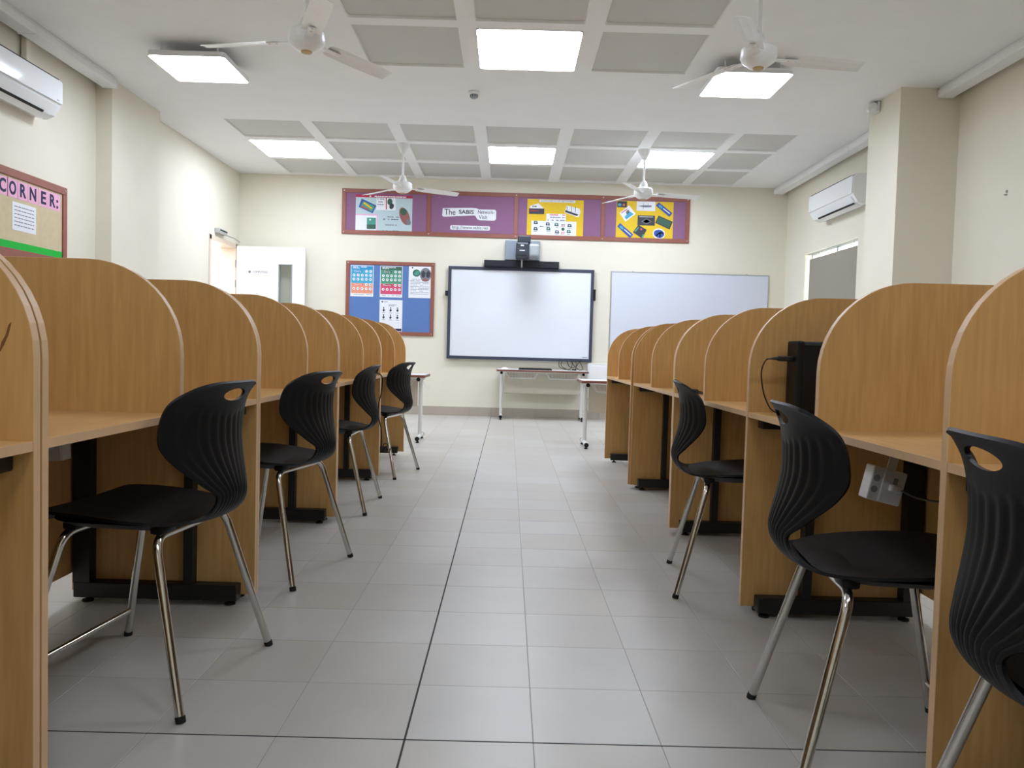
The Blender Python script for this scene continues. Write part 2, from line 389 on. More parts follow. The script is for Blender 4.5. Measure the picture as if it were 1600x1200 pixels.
for lb, x0, y0 in (('added unseen square ceiling light behind the camera on the left', -2.86, -.6), ('added unseen square ceiling light behind the camera over the aisle', -.21, -.6), ('added unseen square ceiling light behind the camera on the right', 1.56, -.6),
                   ('added unseen square ceiling light above the near left booths', -2.86, 2.65), ('added unseen square ceiling light above the near right booths', 1.56, 2.65)):
    panel_light(lb, x0, x0+.60, y0, y0+.60, 3.2, .035)  # unseen panels added to light the near end of the room
t = thing('smoke_detector', 'small round white smoke detector on the ceiling', 'smoke detector', (-.375, 7.2, ZC))
obj('detector_base', lathe(bmesh.new(), [(.055, 0), (.055, -.018), (.045, -.026)], 20), 'whiteplastic', t, True, 40)
obj('detector_chamber', lathe(bmesh.new(), [(.036, -.026), (.034, -.05), (.022, -.06)], 16), 'greyplastic', t, True, 40)
for k in range(10):
    a = 2*PI*k/10; obj('louvre', nb(.033*math.cos(a)-.003, .033*math.cos(a)+.003, .033*math.sin(a)-.003, .033*math.sin(a)+.003, -.05, -.028), 'slot', t)
t = thing('motion_sensor', 'white cone shaped sensor at the top of the right pillar', 'sensor', (3.27, 7.16, 3.20))
obj('sensor_base', nb(-.03, .0, -.05, .05, -.06, .035, bev=.01), 'whiteplastic', t)
bm = lathe(bmesh.new(), [(.055, .0), (.05, .03), (.02, .07)], 16); bmesh.ops.rotate(bm, verts=bm.verts[:], cent=(0, 0, 0), matrix=Matrix.Rotation(math.radians(-115), 3, 'Y')); bmesh.ops.translate(bm, verts=bm.verts[:], vec=(-.03, 0, -.01))
obj('sensor_cone', bm, 'whiteplastic', t, True, 40)

# ------------------------------------------------------------------ ceiling fans
def make_fan():
    t = thing('ceiling_fan', '', 'ceiling fan', (0, 0, 0), 0, 'three bladed white ceiling fans')
    obj('ceiling_canopy', lathe(bmesh.new(), [(.075, ZC), (.07, ZC-.02), (.03, ZC-.10), (.016, ZC-.115)], 20), 'fan', t, True, 40)
    obj('down_rod', ntube([(0, 0, ZC-.11), (0, 0, 2.82)], .0115, 10), 'fan', t, True, 50)
    obj('lower_canopy', lathe(bmesh.new(), [(.018, 2.89), (.03, 2.88), (.046, 2.835), (.05, 2.81)], 18), 'fan', t, True, 40)
    mo = obj('motor_housing', lathe(bmesh.new(), [(.05, 2.815), (.088, 2.808), (.106, 2.795), (.110, 2.745), (.100, 2.722), (.06, 2.692), (.03, 2.682)], 28), 'fan', t, True, 35)
    obj('bottom_cap', lathe(bmesh.new(), [(.036, 2.688), (.032, 2.677), (.012, 2.673)], 16), 'brass', t, True, 40)
    for k in range(3):
        a = 2*PI*k/3; R = Matrix.Rotation(a, 4, 'Z')
        bm = bmesh.new()
        prof = [(.16, .052), (.20, .058), (.35, .062), (.52, .060), (.63, .056), (.665, .050)]
        rings = []
        for r, hw in prof:
            rings.append([bm.verts.new((r, s*hw, 2.748+dz-s*hw*.22-(r-.17)*.03)) for s, dz in ((-1, -.004), (-.4, .004), (.4, .004), (1, -.004), (.4, -.001), (-.4, -.001))])
        for A, B in zip(rings, rings[1:]):
            for q in range(6): bm.faces.new((A[q], A[(q+1) % 6], B[(q+1) % 6], B[q]))
        bm.faces.new(rings[0][::-1]); bm.faces.new(rings[-1]); bmesh.ops.transform(bm, matrix=R, verts=bm.verts[:]); bmesh.ops.recalc_face_normals(bm, faces=bm.faces[:])
        bl = obj('blade', bm, 'fan', t)
        bm = nb(.10, .25, -.022, .022, 2.735, 2.741, bev=.002, seg=1)
        for sx in (.19, .235): lathe(bm, [(.006, 2.741), (.006, 2.731)], 8, (sx, 0, 0))
        bmesh.ops.transform(bm, matrix=R, verts=bm.verts[:]); obj('blade_bracket', bm, 'fan', bl)
    return t
fan0 = make_fan()
for i, (x, y, a, lb) in enumerate([(-1.27, 4.83, 172, 'white ceiling fan nearest the camera on the left, brass cap'), (1.48, 4.88, 5, 'white ceiling fan nearest the camera on the right, before a bright panel'),
                                   (-1.265, 9.09, 20, 'white ceiling fan in front of the grey poster on the purple board'), (1.49, 9.05, 5, 'white ceiling fan in front of the rightmost yellow poster')]):
    f = fan0 if i == 0 else copy_tree(fan0)
    f.location = (x, y, 0); f.rotation_euler = (0, 0, math.radians(a)); f['label'] = lb

# ------------------------------------------------------------------ air conditioners
def aircon(label, side, y0, y1, z0, z1):
    xw = XL if side < 0 else XR; s = 1 if side < 0 else -1
    t = thing('air_conditioner', label, 'air conditioner', (xw, (y0+y1)/2, z0))
    L = (y1-y0)/2; h = z1-z0; dp = .215
    prof = [(0, 0.02), (.09, 0), (.16, .03), (dp-.01, .10), (dp, .13), (dp, h-.04), (dp-.03, h-.008), (.05, h), (0, h)]
    bm = prism(bmesh.new(), [(s*p[0], p[1]) for p in prof], 'y', -L, L)
    obj('body', bm, 'acwhite', t)
    obj('front_panel', nb(s*(dp-.004), s*(dp+.012), -L+.008, L-.008, .115, h-.03, bev=.005), 'acwhite', t)
    obj('intake_slot', nb(s*(dp-.035), s*(dp+.004), -L+.05, L-.05, h-.026, h-.02), 'slot', t)
    bm = prism(bmesh.new(), [(s*.09, -.003), (s*.155, .026), (s*.205, .09), (s*.212, .09), (s*.162, .022), (s*.092, -.008)], 'y', -L+.06, L-.06)
    fl = obj('louvre_flap', bm, 'acwhite', t)
    obj('outlet_slot', prism(bmesh.new(), [(s*.150, .018), (s*.166, .030), (s*.172, .030), (s*.156, .014)], 'y', -L+.07, L-.16), 'slot', t)
    obj('indicator', nb(s*(dp), s*(dp+.0135), L-.09, L-.06, .13, .137), 'greyplastic', t)
    return t
ac = aircon('white split air conditioner with a bright reflection on the left wall', -1, 5.20, 6.22, 2.61, 2.93)
obj('pipe_cover', nb(.01, .055, .32, .38, .32, .61, bev=.008), 'wall', ac)
aircon('white split air conditioner on the right wall above the blind', 1, 8.30, 9.50, 2.55, 2.88)

# ------------------------------------------------------------------ boards on the walls
def pframe(t, x0, x1, z0, z1, w, y0, y1, m='frame', divs=()):
    for a in ((x0, x1, z1-w, z1), (x0, x1, z0, z0+w), (x0, x0+w, z0+w, z1-w), (x1-w, x1, z0+w, z1-w)):
        obj('frame_rail', nb(a[0], a[1], y0, y1, a[2], a[3], bev=.003, seg=1), m, t)
    for d_ in divs: obj('frame_rail', nb(d_-w/2, d_+w/2, y0, y1, z0+w, z1-w, bev=.003, seg=1), m, t)
def screws(t, pts, y):
    for x, z in pts:
        bm = lathe(bmesh.new(), [(.009, 0), (.006, .004)], 8); bmesh.ops.rotate(bm, verts=bm.verts[:], cent=(0, 0, 0), matrix=Matrix.Rotation(PI/2, 3, 'X')); bmesh.ops.translate(bm, verts=bm.verts[:], vec=(x, y, z)); obj('screw_cap', bm, 'alu', t)
bx0, bx1, bz0, bz1 = -2.335, 2.435, 2.456, 3.0725
t = thing('notice_board', 'long purple felt notice board in a brown frame under the ceiling', 'notice board', (0, YB, 0))
obj('felt', nb(bx0+.02, bx1-.02, -.012, -.001, bz0+.02, bz1-.02), 'purple', t)
dv = [bx0+(bx1-bx0)*k/4 for k in (1, 2, 3)]
pframe(t, bx0, bx1, bz0, bz1, .055, -.022, -.001, divs=dv)
screws(t, [(x, z) for x in [bx0+.03]+dv+[bx1-.03] for z in (bz0+.028, bz1-.028)], -.022)
t = thing('notice_board', 'blue felt notice board in a brown frame left of the projection screen', 'notice board', (0, YB, 0))
obj('felt', nb(-2.24, -1.06, -.012, -.001, 1.10, 2.07), 'blue', t)
pframe(t, -2.262, -1.045, 1.083, 2.091, .05, -.022, -.001)
screws(t, [(x, z) for x in (-2.235, -1.072) for z in (1.11, 2.065)], -.022)
PY = YB-.0125         # face of the felt: papers lie on it
def flat(name, poly, m, parent, depth, lift):
    """a sheet of paper lying on the back wall felt: polygon in world x,z"""
    return obj(name, prism(bmesh.new(), poly, 'y', -lift-depth, -lift), m, parent)
def poster(name, label, poly, m, grp=None):
    cx = sum(p[0] for p in poly)/len(poly); cz = min(p[1] for p in poly)
    t = thing(name, label, 'poster', (0, PY, 0), 0, grp)
    flat('paper', poly, m, t, .0015, 0); return t
def R4(x0, x1, z0, z1): return [(x0, z0), (x1, z0), (x1, z1), (x0, z1)]
def ell(cx, cz, a, b, rot=0, n=20):
    c, s = math.cos(rot), math.sin(rot)
    return [(cx+a*math.cos(2*PI*k/n)*c-b*math.sin(2*PI*k/n)*s, cz+a*math.cos(2*PI*k/n)*s+b*math.sin(2*PI*k/n)*c) for k in range(n)]
def dashes(t, x0, x1, z, h, m, lift, fill=.8, wmin=.012, wmax=.04, name='print_line'):
    bm = bmesh.new(); x = x0
    while x < x1:
        w = random.uniform(wmin, wmax)
        if random.random() < fill: prism(bm, R4(x, min(x+w*.85, x1), z-h/2, z+h/2), 'y', -lift-.0006, -lift)
        x += w
    if len(bm.faces): obj(name, bm, m, t)
    else: bm.free()
# purple board contents
p = poster('poster', 'pale grey-blue poster with crimson header on the purple board', R4(-2.146, -1.372, 2.495, 2.988), 'paleblue')
flat('header', R4(-2.146, -1.372, 2.958, 2.992), 'red', p, .001, .0015)
dashes(p, -1.96, -1.46, 2.974, .016, 'paper', .0025, .95, .02, .05)
c = flat('picture_card', [(-2.066, 2.939), (-1.863, 2.849), (-1.913, 2.743), (-2.107, 2.825)], 'pblue', p, .001, .0015)
flat('picture', [(-2.045, 2.905), (-1.885, 2.838), (-1.925, 2.765), (-2.08, 2.83)], 'pgreen', p, .001, .0026)
flat('picture', [(-2.03, 2.895), (-1.92, 2.815), (-1.93, 2.80), (-2.045, 2.875)], 'yellow', p, .001, .0037)
flat('picture', [(-2.06, 2.848), (-1.96, 2.80), (-1.965, 2.78), (-2.08, 2.825)], 'brownp', p, .001, .0037)
flat('paper_slip', R4(-1.865, -1.60, 2.79, 2.962), 'paper', p, .001, .0015)
for z in (2.94, 2.90, 2.865): dashes(p, -1.855, -1.76, z, .012, 'greyink', .0026)
flat('picture', R4(-1.735, -1.722, 2.80, 2.96), 'red', p, .001, .0026)
flat('picture', ell(-1.68, 2.905, .035, .045), 'dkgreen', p, .001, .0026)
flat('picture', ell(-1.655, 2.845, .03, .04, -.4), 'charcoal', p, .001, .0027)
flat('picture', ell(-1.475, 2.715, .065, .125, .38), 'brownp', p, .001, .0026)
flat('picture', ell(-1.49, 2.775, .045, .045, .38), 'dkgreen', p, .001, .0038)
flat('picture', ell(-1.42, 2.635, .03, .04, .38), 'greyink', p, .001, .0038)
flat('picture', R4(-2.146, -1.84, 2.495, 2.728), 'pink', p, .001, .0015)
flat('picture', R4(-2.146, -1.858, 2.495, 2.712), 'paper', p, .001, .0026)
flat('picture', R4(-1.99, -1.866, 2.528, 2.682), 'teal', p, .001, .0038)
flat('picture', R4(-1.99, -1.866, 2.528, 2.59), 'dkgreen', p, .001, .0049)
flat('picture', ell(-1.945, 2.655, .012, .012), 'paper', p, .001, .0049)
for z, a, b, mm in ((2.70, -1.71, -1.55, 'greyink'), (2.668, -1.77, -1.56, 'charcoal'), (2.59, -1.74, -1.58, 'greyink'), (2.51, -1.77, -1.55, 'greyink')): dashes(p, a, b, z, .014, mm, .0016)
p = thing('paper_slogan', 'white cut-out slogan strip on the purple board', 'sign', (0, PY, 0))
flat('paper', [(-.955, 2.84), (-.87, 2.845), (-.56, 2.855), (-.50, 2.852), (-.46, 2.838), (-.24, 2.838), (-.222, 2.82), (-.222, 2.71), (-.245, 2.69), (-.44, 2.69), (-.475, 2.70), (-.51, 2.752), (-.55, 2.752), (-.88, 2.727), (-.945, 2.725), (-.962, 2.74)], 'paper', p, .0015, 0)
lettering('The', .115, 'ink', (-.855, -.0022, 2.787), p, RB, .15)
lettering('SABIS', .075, 'ink', (-.632, -.0022, 2.795), p, RB, .205, bold=.0015)
lettering('Network-', .07, 'ink', (-.36, -.0022, 2.80), p, RB, .225)
lettering('Visit', .075, 'ink', (-.40, -.0022, 2.73), p, RB, .12)
p = thing('paper_web_address', 'white strip with a web address on the purple board', 'sign', (0, PY, 0))
flat('paper', rrect(-.575, 2.582, .272, .030, .018), 'paper', p, .0015, 0)
lettering('http://www.sabis.net', .06, 'ink', (-.575, -.0022, 2.584), p, RB, .50)
p = poster('poster', 'yellow poster with network diagrams on the purple board, beside the projector', R4(.203, .975, 2.484, 3.0), 'yellow')
flat('header', R4(.366, .858, 2.962, 2.995), 'paper', p, .001, .0015)
lettering('COMPONENTS OF NETWORKS', .03, 'greyink', (.612, -.0032, 2.979), p, RB, .46)
flat('cut_out', [(.235, 2.87), (.245, 2.905), (.355, 2.945), (.43, 2.875)], 'paper', p, .001, .0015)
dashes(p, .27, .33, 2.90, .014, 'ink', .0026)
flat('cut_out', R4(.226, .436, 2.795, 2.872), 'charcoal', p, .0015, .0026); dashes(p, .245, .36, 2.84, .014, 'red', .0042, 1)
flat('cut_out', [(.715, 2.84), (.745, 2.925), (.92, 2.885), (.935, 2.84), (.915, 2.775), (.89, 2.77), (.72, 2.825)], 'paper', p, .001, .0015)
flat('cut_out', [(.722, 2.862), (.905, 2.805), (.885, 2.785), (.725, 2.832)], 'charcoal', p, .0012, .0026)
for q in (.745, .805, .86): flat('cut_out', R4(q, q+.006, 2.83, 2.91), 'charcoal', p, .001, .0026)
flat('note', R4(.468, .734, 2.70, 2.805), 'paper', p, .001, .0015)
for z, mm in ((2.79, 'rose'), (2.757, 'greyink'), (2.718, 'greyink')): dashes(p, .485, .72, z, .014, mm, .0026, .8)
flat('diagram', R4(.265, .882, 2.487, 2.705), 'paper', p, .001, .0026)
for (x, z, mm) in ((.325, 2.68, 'charcoal'), (.49, 2.665, 'charcoal'), (.325, 2.595, 'charcoal'), (.50, 2.60, 'dkgreen'), (.61, 2.66, 'dkgreen'), (.79, 2.65, 'charcoal'), (.62, 2.56, 'charcoal'), (.78, 2.57, 'dkgreen')):
    flat('diagram_icon', [(x-.03, z-.02), (x+.03, z-.02), (x+.024, z+.006), (x+.018, z+.022), (x-.024, z+.022)], mm, p, .001, .0038); flat('diagram_icon', R4(x-.012, x+.010, z-.006, z+.012), 'paleblue', p, .001, .0049)
    dashes(p, x-.025, x+.025, z-.036, .008, 'greyink', .0038, .9, .01, .02)
flat('diagram_icon', ell(.70, 2.60, .022, .022), 'dkgreen', p, .001, .0038)
for x, z, mm in ((.405, 2.63, 'charcoal'), (.70, 2.66, 'charcoal'), (.70, 2.643, 'rose'), (.70, 2.557, 'rose'), (.695, 2.537, 'rose')): dashes(p, x-.025, x+.025, z, .011, mm, .0038, 1)
p = poster('poster', 'rightmost yellow poster with scattered pictures on the purple board', R4(1.427, 2.208, 2.491, 3.01), 'yellow')
for nm, poly, mm, ex in [('a', R4(1.434, 1.568, 2.921, 3.004), 'charcoal', [(ell(1.468, 2.955, .025, .018), 'cyan'), (ell(1.525, 2.955, .016, .016), 'orange')]),
                         ('b', [(1.597, 2.949), (1.693, 2.837), (1.553, 2.725), (1.468, 2.842)], 'paper', [([(1.60, 2.87), (1.665, 2.835), (1.565, 2.755), (1.54, 2.79)], 'cyan'), (ell(1.58, 2.86, .02, .03, -.5), 'greyink'), ([(1.49, 2.845), (1.57, 2.905), (1.575, 2.895), (1.5, 2.838)], 'rose')]),
                         ('c', R4(1.702, 1.957, 2.881, 3.008), 'paper', [([(1.72, 2.945), (1.80, 2.957), (1.91, 2.957), (1.90, 2.935), (1.80, 2.93)], 'greyink'), (R4(1.79, 1.794, 2.90, 2.99), 'greyink'), (R4(1.855, 1.859, 2.935, 2.99), 'greyink')]),
                         ('d', [(2.004, 3.003), (2.196, 2.86), (2.155, 2.807), (1.963, 2.957)], 'pblue', [(ell(2.03, 2.945, .035, .016, -.64), 'cyan'), ([(2.07, 2.925), (2.165, 2.855), (2.158, 2.846), (2.063, 2.916)], 'paper')]),
                         ('e', R4(1.72, 1.958, 2.682, 2.818), 'charcoal', [(R4(1.745, 1.93, 2.797, 2.802), 'paper'), ([(1.77, 2.735), (1.84, 2.782), (1.915, 2.735), (1.84, 2.70)], 'greyink'), ([(1.79, 2.735), (1.84, 2.77), (1.895, 2.735), (1.84, 2.711)], 'charcoal'), (ell(1.84, 2.735, .012, .014), 'paper')]),
                         ('f', [(2.005, 2.823), (2.204, 2.743), (2.164, 2.636), (1.962, 2.722)], 'charcoal', [([(2.01, 2.808), (2.185, 2.738), (2.155, 2.655), (1.982, 2.727)], 'dkgreen')]),
                         ('g', [(1.481, 2.706), (1.668, 2.554), (1.624, 2.501), (1.443, 2.659)], 'pblue', [(ell(1.505, 2.645, .035, .016, -.7), 'cyan'), ([(1.545, 2.625), (1.64, 2.548), (1.633, 2.540), (1.538, 2.616)], 'paper')]),
                         ('h', [(1.733, 2.69), (1.85, 2.624), (1.791, 2.503), (1.661, 2.585)], 'charcoal', [(ell(1.775, 2.63, .014, .014), 'rose'), ([(1.68, 2.60), (1.73, 2.66), (1.745, 2.65), (1.70, 2.59)], 'teal'), ([(1.78, 2.52), (1.80, 2.51), (1.825, 2.56), (1.80, 2.565)], 'teal')]),
                         ('i', ell(2.02, 2.575, .085, .072, -.2), 'paper', [(ell(2.02, 2.575, .073, .055, -.2), 'pblue'), ([(1.975, 2.55), (2.03, 2.60), (2.085, 2.592), (2.08, 2.575), (2.03, 2.583), (1.99, 2.54)], 'greyink'), (R4(2.028, 2.042, 2.525, 2.58), 'paleblue')])]:
    flat('picture', poly, mm, p, .001, .0016)
    for e, em in ex: flat('picture_detail', e, em, p, .001, .0027)
# blue board papers
def rules_poster(label, x0, x1, z0, z1, top, band, low, lowband):
    p = poster('poster', label, R4(x0, x1, z0, z1), 'paper'); w = x1-x0; h = z1-z0
    flat('upper_print', R4(x0+.008, x1-.008, z0+h*.43, z1-.008), top, p, .0008, .0016)
    flat('lower_print', R4(x0+.008, x1-.008, z0+h*.10, z0+h*.425), low, p, .0008, .0016)
    flat('banner', R4(x0+.008, x1-.008, z1-.055, z1-.008), band, p, .0008, .0025)
    dashes(p, x0+.03, x0+w*.7, z1-.022, .010, 'paper', .0034, .95, .02, .05); dashes(p, x0+.03, x0+w*.4, z1-.038, .008, 'paper', .0034, .95, .02, .05)
    flat('banner', R4(x0+.04, x0+w*.52, z1-.10, z1-.065), band, p, .0008, .0025); flat('banner', R4(x0+.035, x0+w*.55, z0+h*.345, z0+h*.415), lowband, p, .0008, .0025)
    lettering("Do's", .04, 'paper', (x0+.095, -.0042, z1-.082), p, RB, .09); lettering("Don'ts", .036, 'paper', (x0+.10, -.0042, z0+h*.38), p, RB, .11)
    for r, (zz, n0) in enumerate(((z1-.08, 3), (z1-.135, 0), (z1-.19, 0), (z0+h*.385, 3), (z0+h*.25, 0))):
        for k in range(n0, 5):
            cx = x0+.045+k*(w-.085)/4; flat('pictogram', ell(cx, zz, .019, .019, 0, 10), 'paper', p, .0008, .0034)
            flat('pictogram_mark', ell(cx+random.uniform(-.004, .004), zz, .009, .007, random.random(), 6), random.choice(('charcoal', band, 'greyink', lowband)), p, .0008, .0043)
    dashes(p, x0+.02, x1-.02, z0+.025, .007, 'greyink', .0016)
rules_poster('blue and peach rules poster on the blue notice board', -2.197, -1.884, 1.605, 2.03, 'cyan', 'skyblue', 'peach', 'orange')
rules_poster('green and pink rules poster on the blue notice board', -1.794, -1.486, 1.603, 2.032, 'pgreen', 'dkgreen', 'rose', 'red')
p = poster('poster', 'white poster with two round photos on the blue notice board', R4(-1.40, -1.09, 1.605, 2.036), 'paper')
flat('photo', ell(-1.295, 1.945, .052, .05), 'dkgreen', p, .0008, .0016); flat('photo_detail', ell(-1.29, 1.945, .04, .03, .5), 'teal', p, .0008, .0025)
flat('photo', ell(-1.17, 1.925, .078, .095), 'greyink', p, .0008, .0016)
for q in (-1.20, -1.135): flat('photo_detail', [(q, 1.985), (q+.03, 1.95), (q+.022, 1.90), (q, 1.88), (q-.025, 1.90), (q-.03, 1.945)], 'charcoal', p, .0008, .0025)
flat('photo_detail', ell(-1.17, 1.855, .045, .02), 'brownp', p, .0008, .0025); flat('emblem', ell(-1.35, 2.017, .01, .01), 'ink', p, .0008, .0016)
for k in range(11): dashes(p, -1.375, -1.20 if k % 4 == 0 else -1.12, 1.86-k*.02, .006, 'greyink', .0016, .9)
p = poster('poster', 'white instruction sheet with six pictograms low on the blue board', R4(-1.793, -1.479, 1.135, 1.568), 'paper')
flat('emblem', ell(-1.757, 1.54, .012, .01), 'ink', p, .0008, .0016); dashes(p, -1.74, -1.68, 1.54, .008, 'greyink', .0016, 1)
dashes(p, -1.70, -1.56, 1.50, .007, 'greyink', .0016, .9); dashes(p, -1.67, -1.59, 1.485, .007, 'greyink', .0016, .9)
for r in range(2):
    for k in range(3):
        cx, cz = -1.735+k*.095, 1.435-r*.098
        flat('pictogram', ell(cx, cz+.022, .010, .010, 0, 10), 'charcoal', p, .0008, .0016); flat('pictogram', [(cx-.017, cz-.008), (cx, cz+.012), (cx+.017, cz-.006), (cx+.006, cz-.028), (cx-.008, cz-.028)], 'charcoal', p, .0008, .0016)
        dashes(p, cx-.02, cx+.02, cz-.045, .006, 'greyink', .0016, 1)
flat('footer', R4(-1.60, -1.487, 1.142, 1.175), 'navy', p, .0008, .0016)

# left wall board with CORNER lettering
t = thing('notice_board', 'beige notice board with CORNER lettering on the left wall', 'notice board', (XL, 0, 0))
by0, by1, bz0, bz1 = 4.30, 6.64, 1.45, 2.165
obj('felt', nb(.001, .012, by0+.02, by1-.02, bz0+.02, bz1-.02), 'beige', t)
for a in ((by0, by1, bz1-.06, bz1), (by0, by1, bz0, 1.575), (by0, by0+.06, bz0+.06, bz1-.06), (by1-.06, by1, bz0+.06, bz1-.06)):
    obj('frame_rail', nb(.001, .024, a[0], a[1], a[2], a[3], bev=.003, seg=1), 'frame', t)
for y in (by1-.03,): obj('screw_cap', ntube([(.024, y, bz1-.03), (.028, y, bz1-.03)], .009, 8), 'alu', t)
ys_ = [5.812, 5.929, 6.050, 6.180, 6.315, 6.437]
wd = [.078, .082, .074, .082, .066, .076]
for y, ch, w_ in zip(ys_, 'CORNER', wd):
    obj('letter_card', nb(.012, .0135, y-.062, y+.063, 1.955, 2.09), 'pink', t)
    lettering(ch, .135, 'navy', (.0145, y, 2.02), t, RL, w_, 'letter', .004)
obj('letter_card', nb(.012, .0135, 6.50, 6.548, 1.955, 2.09), 'pink', t)
lettering(':', .14, 'navy', (.0145, 6.508, 2.02), t, RL, None, 'letter', .004)
obj('green_border', nb(.012, .0135, by0+.05, by1-.055, 1.572, 1.63), 'green', t)
t = thing('paper_sheet', 'white printed sheet pinned below the CORNER letters on the left wall', 'paper', (XL, 0, 0))
obj('paper', nb(.0125, .014, 5.925, 6.22, 1.718, 1.928), 'paper', t)
for k in range(6):
    bm = bmesh.new(); y = 5.95
    while y < 6.19:
        w_ = random.uniform(.015, .05); box(bm, .0141, .0146, y, min(y+w_*.8, 6.195), 1.893-k*.028, 1.900-k*.028); y += w_
    obj('print_line', bm, 'greyink', t)

# interactive board, whiteboard, projector, speakers
t = thing('interactive_whiteboard', 'interactive whiteboard with dark slate frame in the centre of the back wall', 'whiteboard', (0, YB, 0))
ix0, ix1, iz0, iz1 = -.853, 1.145, .786, 2.051
obj('writing_surface', nb(ix0+.03, ix1-.03, -.055, -.01, iz0+.03, iz1-.03), 'iwb', t)
pframe(t, ix0, ix1, iz0, iz1, .042, -.066, -.012, 'boardframe')
for x, z0, z1 in ((ix0-.02, 1.645, 1.712), (ix1+.005, 1.63, 1.785)): obj('pen_clip', nb(x-.018, x+.022, -.07, -.02, z0, z1, bev=.004), 'slot', t)
obj('maker_mark', nb(ix1-.13, ix1-.06, -.0557, -.054, iz0+.058, iz0+.066), 'greyink', t)
t = thing('whiteboard', 'wide plain whiteboard with thin aluminium frame on the right of the back wall', 'whiteboard', (0, YB, 0))
obj('writing_surface', nb(1.39, 3.55, -.016, -.001, .86, 2.04), 'wb', t)
pframe(t, 1.381, 3.559, .85, 2.048, .016, -.02, -.001, 'alu')
for x in (1.68, 3.25): obj('hanging_clip', nb(x-.012, x+.012, -.022, -.004, 2.036, 2.056), 'alu', t)
t = thing('wall_cabinet', 'low white flat cabinet on the back wall right of the desk', 'cabinet', (1.09, YB, .30))
obj('cabinet_body', nb(0, .62, -.10, -.001, 0, .47, bev=.004), 'whiteplastic', t)
obj('cabinet_door', nb(.02, .60, -.106, -.1, .02, .44, bev=.003), 'doorwhite', t)
t = thing('projector', 'charcoal short throw projector on a grey wall box above the screen', 'projector', (.15, YB, 2.1))
obj('mount_box', nb(-.235, .24, -.12, -.001, .05, .315, bev=.006), 'projgrey', t)
obj('arm', nb(-.07, .10, -.52, -.1, .235, .325, bev=.012), 'projblack', t)
obj('body', nb(-.09, .08, -.62, -.2, .045, .225, bev=.02), 'projblack', t)
obj('lamp_cover', nb(.075, .215, -.60, -.22, .045, .215, bev=.03), 'greyplastic', t)
obj('cable_cover', nb(-.012, .004, -.14, -.12, -.045, .06), 'whiteplastic', t)
obj('status_label', nb(-.03, .01, -.6215, -.62, .175, .19), 'paper', t)
obj('maker_mark', nb(-.045, .025, -.6215, -.62, .115, .123), 'paper', t)
for lb, x0, x1 in (('black bar speaker on top of the screen, left of the pair', -.365, .135), ('black bar speaker on top of the screen, right of the pair', .155, .655)):
    t = thing('bar_speaker', lb, 'speaker', (x0, YB, iz1), 0, 'bar speakers over the screen')
    obj('cabinet', nb(0, x1-x0, -.13, -.02, .001, .09, bev=.004), 'speaker', t); obj('grille', nb(.008, x1-x0-.008, -.134, -.128, .008, .083, bev=.002, seg=1), 'speaker', t)

# ------------------------------------------------------------------ tables by the back wall
def table(label, x0, x1, yf, dep, h, modesty=True):
    t = thing('classroom_table', label, 'table', (x0, yf, 0))
    W_ = x1-x0
    top = obj('table_top', nb(0, W_, 0, dep, h-.022, h, bev=.004), 'tablewhite', t)
    bm = bmesh.new()
    for a in ((-.004, W_+.004, -.006, .004), (-.004, W_+.004, dep-.004, dep+.006), (-.006, .004, 0, dep), (W_-.004, W_+.006, 0, dep)): box(bm, *a, h-.026, h-.001, bev=.003, seg=1)
    obj('edge_band', bm, 'tablered', top)
    for x in (.06, W_-.06):
        lg = obj('leg', tube(bmesh.new(), [(x, dep*.52, .05), (x, dep*.52, h-.05)], .021, 12), 'tubewhite', t, True, 50)
        obj('foot_bar', tube(bmesh.new(), [(x, .03, .04), (x, .10, .046), (x, dep-.10, .046), (x, dep-.03, .04)], .02, 10), 'tubewhite', lg, True, 50)
        obj('cross_arm', ntube([(x, .04, h-.045), (x, dep-.04, h-.045)], .018, 10), 'tubewhite', lg)
        for y in (.022, dep-.022):
            obj('end_cap', ntube([(x, y-.008, .04), (x, y+.008, .04)], .0215, 12), 'rubber', lg); obj('end_cap', ntube([(x, (.035 if y < .1 else dep-.035)-.006, h-.045), (x, (.035 if y < .1 else dep-.035)+.006, h-.045)], .0195, 10), 'rubber', lg)
            yy = .06 if y < .1 else dep-.06
            obj('glide', lathe(bmesh.new(), [(.016, 0), (.016, .01), (.008, .012), (.008, .025)], 10, (x, yy, 0)), 'rubber', lg)
        s = -1 if x < W_/2 else 1
        obj('bag_hook', tube(bmesh.new(), smoothcurve([(x+s*.02, .10, h-.05), (x+s*.045, .09, h-.07), (x+s*.07, .08, h-.11), (x+s*.085, .08, h-.13), (x+s*.098, .08, h-.12), (x+s*.095, .08, h-.10)], 4), .0035, 6), 'tubewhite', t)
    if modesty: obj('modesty_panel', nb(.10, W_-.10, dep-.14, dep-.125, h-.33, h-.045, bev=.003, seg=1), 'modesty', t)
    half = W_/2
    for a, b in ((.11, half-.05), (half+.05, W_-.11)):
        bm = bmesh.new()
        tube(bm, rounded([(a, .04, h-.03), (a+.05, .04, h-.115), (b-.05, .04, h-.115), (b, .04, h-.03)], .02, 3), .004, 6)
        tube(bm, rounded([(a, .30, h-.03), (a+.05, .30, h-.115), (b-.05, .30, h-.115), (b, .30, h-.03)], .02, 3), .004, 6)
        n = 8
        for k in range(n+1):
            x = a+.05+(b-a-.1)*k/n; tube(bm, [(x, .04, h-.115), (x, .30, h-.115)], .002, 5); tube(bm, [(x, .30, h-.115), (x, .30, h-.03)], .002, 5)
        obj('wire_basket', bm, 'tubewhite', t)
    return t
TH = .668
table('white legged table against the wall under the interactive board', -.145, 1.055, 10.30, .50, TH)
table('white legged table behind the right row of booths', .70, 1.90, 7.38, .50, TH-.015)
